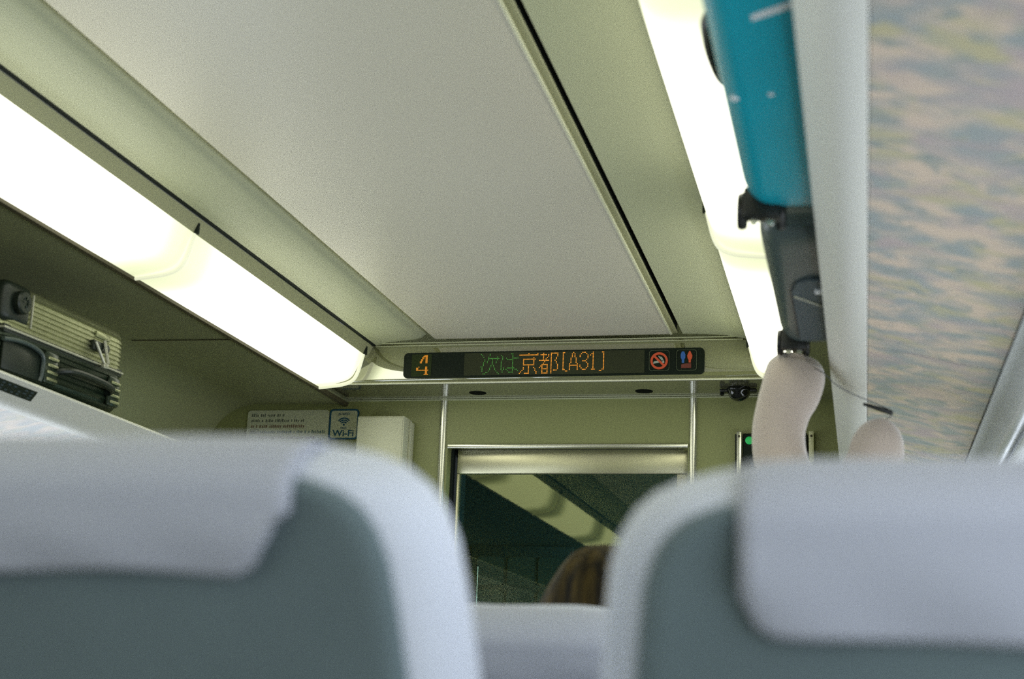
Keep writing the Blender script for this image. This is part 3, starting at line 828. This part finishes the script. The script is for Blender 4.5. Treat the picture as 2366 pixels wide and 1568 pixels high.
# side handle on the aisle side and a pale strap across the bottom
link('side_handle', tube(bmesh.new(), spline([(0.002, -.42, .13), (-.022, -.39, .13), (-.028, -.33, .13), (-.028, -.27, .13), (-.020, -.20, .13), (0.002, -.165, .13)], 5), 0.010, 10), m_black, t)
bm = bmesh.new(); loft(bm, [[(0.058, -.640, -.0008), (0.115, -.675, -.0008), (0.115, -.691, -.0008), (0.058, -.653, -.0008)], [(0.058, -.640, .002), (0.115, -.675, .002), (0.115, -.691, .002), (0.058, -.653, .002)]])
o_ = link('pale_stripe', bm, m_white, t, smooth=False); o_['label'] = 'pale diagonal stripe'
link('highlight_spot', lathe(bmesh.new(), [(0.006, .002), (0.006, -.0015), (0.003, -.003)], (0.020, -.42, 0.004), 'z', 14), m_white, t)  # white disc standing in for a highlight on the shell
link('highlight_spot', lathe(bmesh.new(), [(0.004, .002), (0.004, -.0015), (0.002, -.002)], (0.067, -.44, 0.0), 'z', 14), m_white, t)  # second, smaller highlight as a white disc

t, W, H, L = hard_case('suitcase', 'dark grey suitcase on the right luggage rack, beyond the teal one', (-0.157, 2.95, 1.772), 0.45, 0.24, 0.74, m_grey, m_greyp, 0, 0.045)
spinner(t, 0.022, -0.012, 0.012, 1.05)
bm = bmesh.new()
n = [(0.040, -0.07), (0.040, -0.42), (0.050, -0.47), (0.072, -0.50), (0.20, -0.50), (0.20, -0.07)]
a = [(x, y, -0.007) for x, y in n]; b = [(x, y, 0.002) for x, y in n]
loft(bm, [b, a]); bmesh.ops.bevel(bm, geom=bm.edges[:], offset=0.004, segments=2, affect='EDGES')
o_ = link('front_pocket', bm, m_greyp, t)
bm = bmesh.new(); tube(bm, [(0.048, -0.40, -0.0085), (0.100, -0.335, -0.0085)], 0.0022, 8)
link('zip', bm, m_seam, o_)
bm = newbox(0.084, 0.108, -0.448, -0.43, -0.0125, -0.006, 0.002); o2 = link('metal_badge', bm, m_white, o_)

# neck pillow hanging by a cord
t = thing('neck_pillow', 'pale plush U-shaped neck pillow hanging below the grey suitcase', 'pillow', (-0.06, 2.985, 1.60))
P = [(-0.122, 3.00, 1.768, .025), (-0.124, 3.00, 1.760, .046), (-0.130, 3.00, 1.735, .062), (-0.140, 2.985, 1.69, .064), (-0.158, 2.99, 1.645, .058), (-0.168, 2.99, 1.59, .056), (-0.158, 2.98, 1.52, .057),
     (-0.120, 2.96, 1.455, .060), (-0.060, 2.94, 1.432, .062), (-0.005, 2.925, 1.465, .060), (0.026, 2.91, 1.52, .056), (0.035, 2.90, 1.556, .053), (0.040, 2.897, 1.583, .042), (0.043, 2.895, 1.600, .026), (0.044, 2.895, 1.607, .010)]
sp = spline(P, 5)
bm = tube(bmesh.new(), [(p[0] + 0.06, p[1] - 2.95, p[2] - 1.60) for p in sp], [p[3] for p in sp], 24)
link('body', bm, m_plush, t, sharp=80)
cpts = spline([(-0.124, 2.99, 1.765), (-0.095, 2.965, 1.735), (-0.068, 2.90, 1.705), (-0.045, 2.87, 1.675), (-0.010, 2.875, 1.655), (0.035, 2.885, 1.637), (0.066, 2.89, 1.620), (0.052, 2.893, 1.606)], 6)
bm = tube(bmesh.new(), [(p[0] + 0.06, p[1] - 2.95, p[2] - 1.60) for p in cpts], 0.0011, 8)
link('cord', bm, m_seatgrey, t)
link('cord_toggle', tube(bmesh.new(), [(0.068, -0.072, 0.036), (0.100, -0.068, 0.026), (0.124, -0.062, 0.019)], [0.003, 0.0048, 0.0050], 10), m_black, t)

# ------------------------------------------------------------ seats
OUT = [(0.0, 0.0), (0.06, 0.0), (0.105, -0.0005), (0.135, -0.003), (0.158, -0.007), (0.178, -0.012), (0.196, -0.020), (0.209, -0.031), (0.218, -0.045), (0.2245, -0.064), (0.229, -0.095), (0.233, -0.135), (0.240, -0.22), (0.245, -0.40), (0.245, -0.70)]
def outline(inset_s, inset_t, n0=0):
    """closed outline in (x, h): h measured up the backrest from the hinge, top at 0.76"""
    top = 0.76; pts = []
    for x, dz in OUT:
        pts.append((x * (0.245 - inset_s) / 0.245 if False else max(0.0, x - inset_s * min(1, x / 0.15)), top + dz - inset_t * (1 - min(1, x / 0.24)) - inset_t * 0.0))
    right = pts; left = [(-x, z) for x, z in reversed(pts[1:])]
    return right + left[:]          # starts top centre, down the right side, back up the left
def pillow_rings(bm, ins_list):
    """rings: list of (side inset, top inset, depth d)"""
    rings = []
    for s, tp, d_ in ins_list:
        o_ = outline(s, tp)
        n = len(o_) // 2
        rings.append([(x, d_, h) for x, h in o_])
    return loft(bm, rings)
def make_seat(label, xc, ytop, ztop, cover_bottom=0.112, slant=0.0, wavy=0.0, cw=0.140, group=None):
    L_ = 0.76; hz = 0.45
    ct = (ztop - hz) / L_; ct = min(1, ct); st = math.sqrt(1 - ct * ct)
    hy = ytop + L_ * st
    t = thing('passenger_seat', label, 'seat', (xc, hy, 0), group)
    R = Matrix.Translation((0, 0, hz)) @ Matrix.Rotation(math.asin(st), 4, 'X')
    # local back space: x, d (towards the front +), h
    def back(bm): bmesh.ops.transform(bm, matrix=R, verts=bm.verts[:]); return bm
    bm = pillow_rings(bmesh.new(), [(0.040, 0.022, -0.004), (0.024, 0.010, 0.000), (0.010, 0.003, 0.010), (0.003, 0.0005, 0.026), (0, 0, 0.040), (0, 0, 0.055), (0.008, 0.006, 0.072), (0.030, 0.025, 0.084)])
    link('backrest', back(bm), m_cush, t, sharp=80)
    bm = pillow_rings(bmesh.new(), [(0.046, 0.030, -0.010), (0.036, 0.022, -0.0105), (0.029, 0.017, -0.006), (0.026, 0.014, 0.004)])
    link('back_shell', back(bm), m_shell, t, sharp=80)
    # cloth cover draped over the top: rear flap, over, front flap
    n = 28; rows = []
    prof_top = lambda x: 0.76 + next((b0[1] + (b1[1] - b0[1]) * (abs(x) - b0[0]) / (b1[0] - b0[0]) for b0, b1 in zip(OUT[:-1], OUT[1:]) if b0[0] <= abs(x) <= b1[0]), 0)
    grid = []
    for i in range(n + 1):
        u = -1 + 2 * i / n
        ze = 0.76 - cover_bottom + wavy * math.sin(u * 5.0 + 0.6)
        # rounded lower corners
        r = 0.026
        dxe = (1 - abs(u)) * cw
        if dxe < r: ze += r - math.sqrt(max(0, r * r - (r - dxe) ** 2))
        tt = prof_top(u * cw)
        line = []
        m_ = 14
        for k_ in range(m_ + 1):
            f_ = k_ / m_
            h = ze + (tt - 0.028 - ze) * f_
            bulge = -0.0155 - 0.0025 * math.sin(f_ * PI) - 0.0015 * math.sin(u * 7 + f_ * 3) * (1 - f_)
            xx = u * (cw - slant * (1 - f_))
            line.append((xx, bulge, h))
        for a in range(15, 181, 15):
            ar = math.radians(a)
            line.append((u * cw, 0.030 - 0.0465 * math.cos(ar), tt - 0.028 + 0.031 * math.sin(ar)))
        for k_ in range(1, 6): line.append((u * cw, 0.0765 + .010 * min(1, k_ / 2), tt - 0.028 - 0.04 * k_))
        grid.append(line)
    bm = loft(bmesh.new(), grid, cap=False, closed=False)
    o_ = link('headrest_cover', back(bm), m_cover, t, sharp=80)
    sm = o_.modifiers.new('thickness', 'SOLIDIFY'); sm.thickness = 0.0025; sm.offset = 1
    # seat cushion, armrests, base
    bm = newbox(-0.225, 0.225, 0.02, 0.50, 0.33, 0.46, 0.04, 4)
    link('seat_cushion', bm, m_shell, t)
    for s in (-1, 1):
        bm = bmesh.new(); box(bm, s * 0.254 - 0.0125, s * 0.254 + 0.0125, 0.02, 0.42, 0.62, 0.66, 0.011, 3)
        box(bm, s * 0.254 - 0.010, s * 0.254 + 0.010, 0.03, 0.30, 0.24, 0.63, 0.006)
        link('armrest', bm, m_seatgrey, t)
    bm = newbox(-0.20, 0.20, 0.08, 0.46, 0.08, 0.34, 0.02, 2); box(bm, -0.10, 0.10, 0.12, 0.42, 0.0, 0.09, 0.01)
    link('base', bm, m_seatgrey, t)
    return t
make_seat('near passenger seat on the left, white cover with a slanting side and wavy lower edge', -0.470, 0.79, 1.168, 0.070, slant=0.018, wavy=0.0018, cw=0.142)
make_seat('near passenger seat on the right by the window, white cover with a straight side', 0.068, 0.845, 1.161, 0.091, cw=0.138)
make_seat('seat one row ahead, a strip of its cover showing between the two near seats', -0.463, 1.78, 1.120, 0.080, cw=0.17)

# ------------------------------------------------------------ passenger in the row ahead
def person():
    t = thing('person', 'person with long brown hair seated in the row ahead, seen from behind', 'person', (-0.384, 2.36, 0.012))
    J = {}
    verts = [(0, 0.0, 0.585, .12), (0, -.07, 0.70, .118), (0, -.15, 0.84, .118), (0, -.215, 0.955, .115), (0, -.225, 1.00, .080), (0, -.215, 1.045, .052), (0, -.20, 1.09, .055),
             (0, -.190, 1.135, .078), (0, -.188, 1.175, .078), (0, -.190, 1.205, .050)]
    edges = [(i, i + 1) for i in range(len(verts) - 1)]
    for s in (-1, 1):
        b = len(verts)
        verts += [(s * .155, -.20, .965, .055), (s * .20, -.12, .81, .044), (s * .20, .02, .70, .040), (s * .13, .22, .66, .032), (s * .09, .30, .655, .026)]
        edges += [(3, b)] + [(b + i, b + i + 1) for i in range(4)]
        b = len(verts)
        verts += [(s * .10, .03, .575, .092), (s * .11, .25, .565, .080), (s * .11, .44, .55, .062), (s * .11, .46, .30, .052), (s * .11, .47, .09, .040), (s * .11, .56, .045, .038)]
        edges += [(0, b)] + [(b + i, b + i + 1) for i in range(5)]
        # fingers: short tapering chains from the hand
        hb = len(verts)
        hand = (s * .09, .30, .655)
        for q in range(4):
            dx = (-0.024 + q * 0.016)
            L_ = (.030, .038, .035, .026)[q]
            verts += [(hand[0] + dx, hand[1] + .045, hand[2] - .004, .009), (hand[0] + dx * 1.1, hand[1] + .045 + L_, hand[2] - .016, .008)]
            edges += [(hb - 7, hb + 2 * q), (hb + 2 * q, hb + 2 * q + 1)]
        verts += [(hand[0] - s * .034, hand[1] + .015, hand[2] + .004, .010), (hand[0] - s * .046, hand[1] + .042, hand[2] - .004, .009)]
        edges += [(hb - 7, hb + 8), (hb + 8, hb + 9)]
    me = bpy.data.meshes.new('body'); me.from_pydata([v[:3] for v in verts], edges, []); me.update()
    o = bpy.data.objects.new('body', me); C.objects.link(o); o.parent = t
    sk = o.modifiers.new('skin', 'SKIN')
    for i, v in enumerate(verts): me.skin_vertices[0].data[i].radius = (v[3], v[3])
    me.skin_vertices[0].data[0].use_root = True
    ss = o.modifiers.new('sub', 'SUBSURF'); ss.levels = 2; ss.render_levels = 2
    me.materials.append(m_skin)
    # face: nose, brow and ears are small children of the head
    link('nose', lathe(bmesh.new(), [(0.013, 0.0), (0.010, 0.012), (0.004, 0.020)], (0, -.112, 1.145), 'y', 14), m_skin, t)
    for s in (-1, 1): link('eye', lathe(bmesh.new(), [(0.002, 0.0), (0.011, 0.006), (0.002, 0.012)], (s * .030, -0.120, 1.165), 'y', 14), m_white, t)
    bm = bmesh.new(); tube(bm, [(-.022, -.116, 1.108), (0, -.110, 1.106), (.022, -.116, 1.108)], 0.005, 8)
    link('mouth', bm, mat('lips', (0.42, 0.14, 0.12), 0.5), t)
    # hair: cap over the crown flowing wider down the back
    secs = [(1.252, .008, .008, -.188), (1.248, .030, .040, -.188), (1.236, .050, .068, -.190), (1.215, .066, .088, -.194), (1.185, .082, .098, -.198), (1.150, .098, .096, -.202),
            (1.110, .110, .086, -.212), (1.06, .118, .072, -.232), (1.00, .122, .058, -.258), (0.93, .118, .045, -.262), (0.86, .104, .034, -.240), (0.82, .080, .020, -.225)]
    rings = []
    for z, rx, ry, yc in secs:
        ring = []
        for k_ in range(40):
            a = 2 * PI * k_ / 40
            wob = 1 + 0.025 * math.sin(a * 9 + z * 9) + 0.02 * math.sin(a * 17 + z * 23)
            yv = math.sin(a) * ry * wob
            if z < 1.220 and yv > 0: yv *= 0.45       # open towards the face
            ring.append((math.cos(a) * rx * wob, yc + yv, z))
        rings.append(ring)
    link('hair', loft(bmesh.new(), rings), m_hair, t, sharp=80)
    # jumper: loose shell over the torso
    rings = []
    for z, rx, ry, yc in ((1.035, .062, .060, -.215), (1.015, .095, .075, -.220), (.985, .165, .090, -.218), (.93, .192, .105, -.205), (.84, .185, .118, -.152), (.72, .175, .125, -.085), (.62, .178, .128, -.02), (.55, .172, .12, 0.02)):
        rings.append([(math.cos(2 * PI * k_ / 32) * rx, yc + math.sin(2 * PI * k_ / 32) * ry, z) for k_ in range(32)])
    link('jumper', loft(bmesh.new(), rings), m_cloth, t, sharp=80)
    for s in (-1, 1):
        link('sleeve', tube(bmesh.new(), [(s * .15, -.20, .965), (s * .205, -.12, .81), (s * .205, .02, .70), (s * .13, .22, .662)], [.062, .056, .052, .042], 16), m_cloth, t, sharp=80)
        link('trouser_leg', tube(bmesh.new(), [(s * .09, .01, .575), (s * .11, .25, .565), (s * .11, .43, .54), (s * .11, .475, .42), (s * .11, .465, .28), (s * .11, .47, .09)], [.100, .090, .076, .068, .064, .056], 16), m_trouser, t, sharp=80)
person()
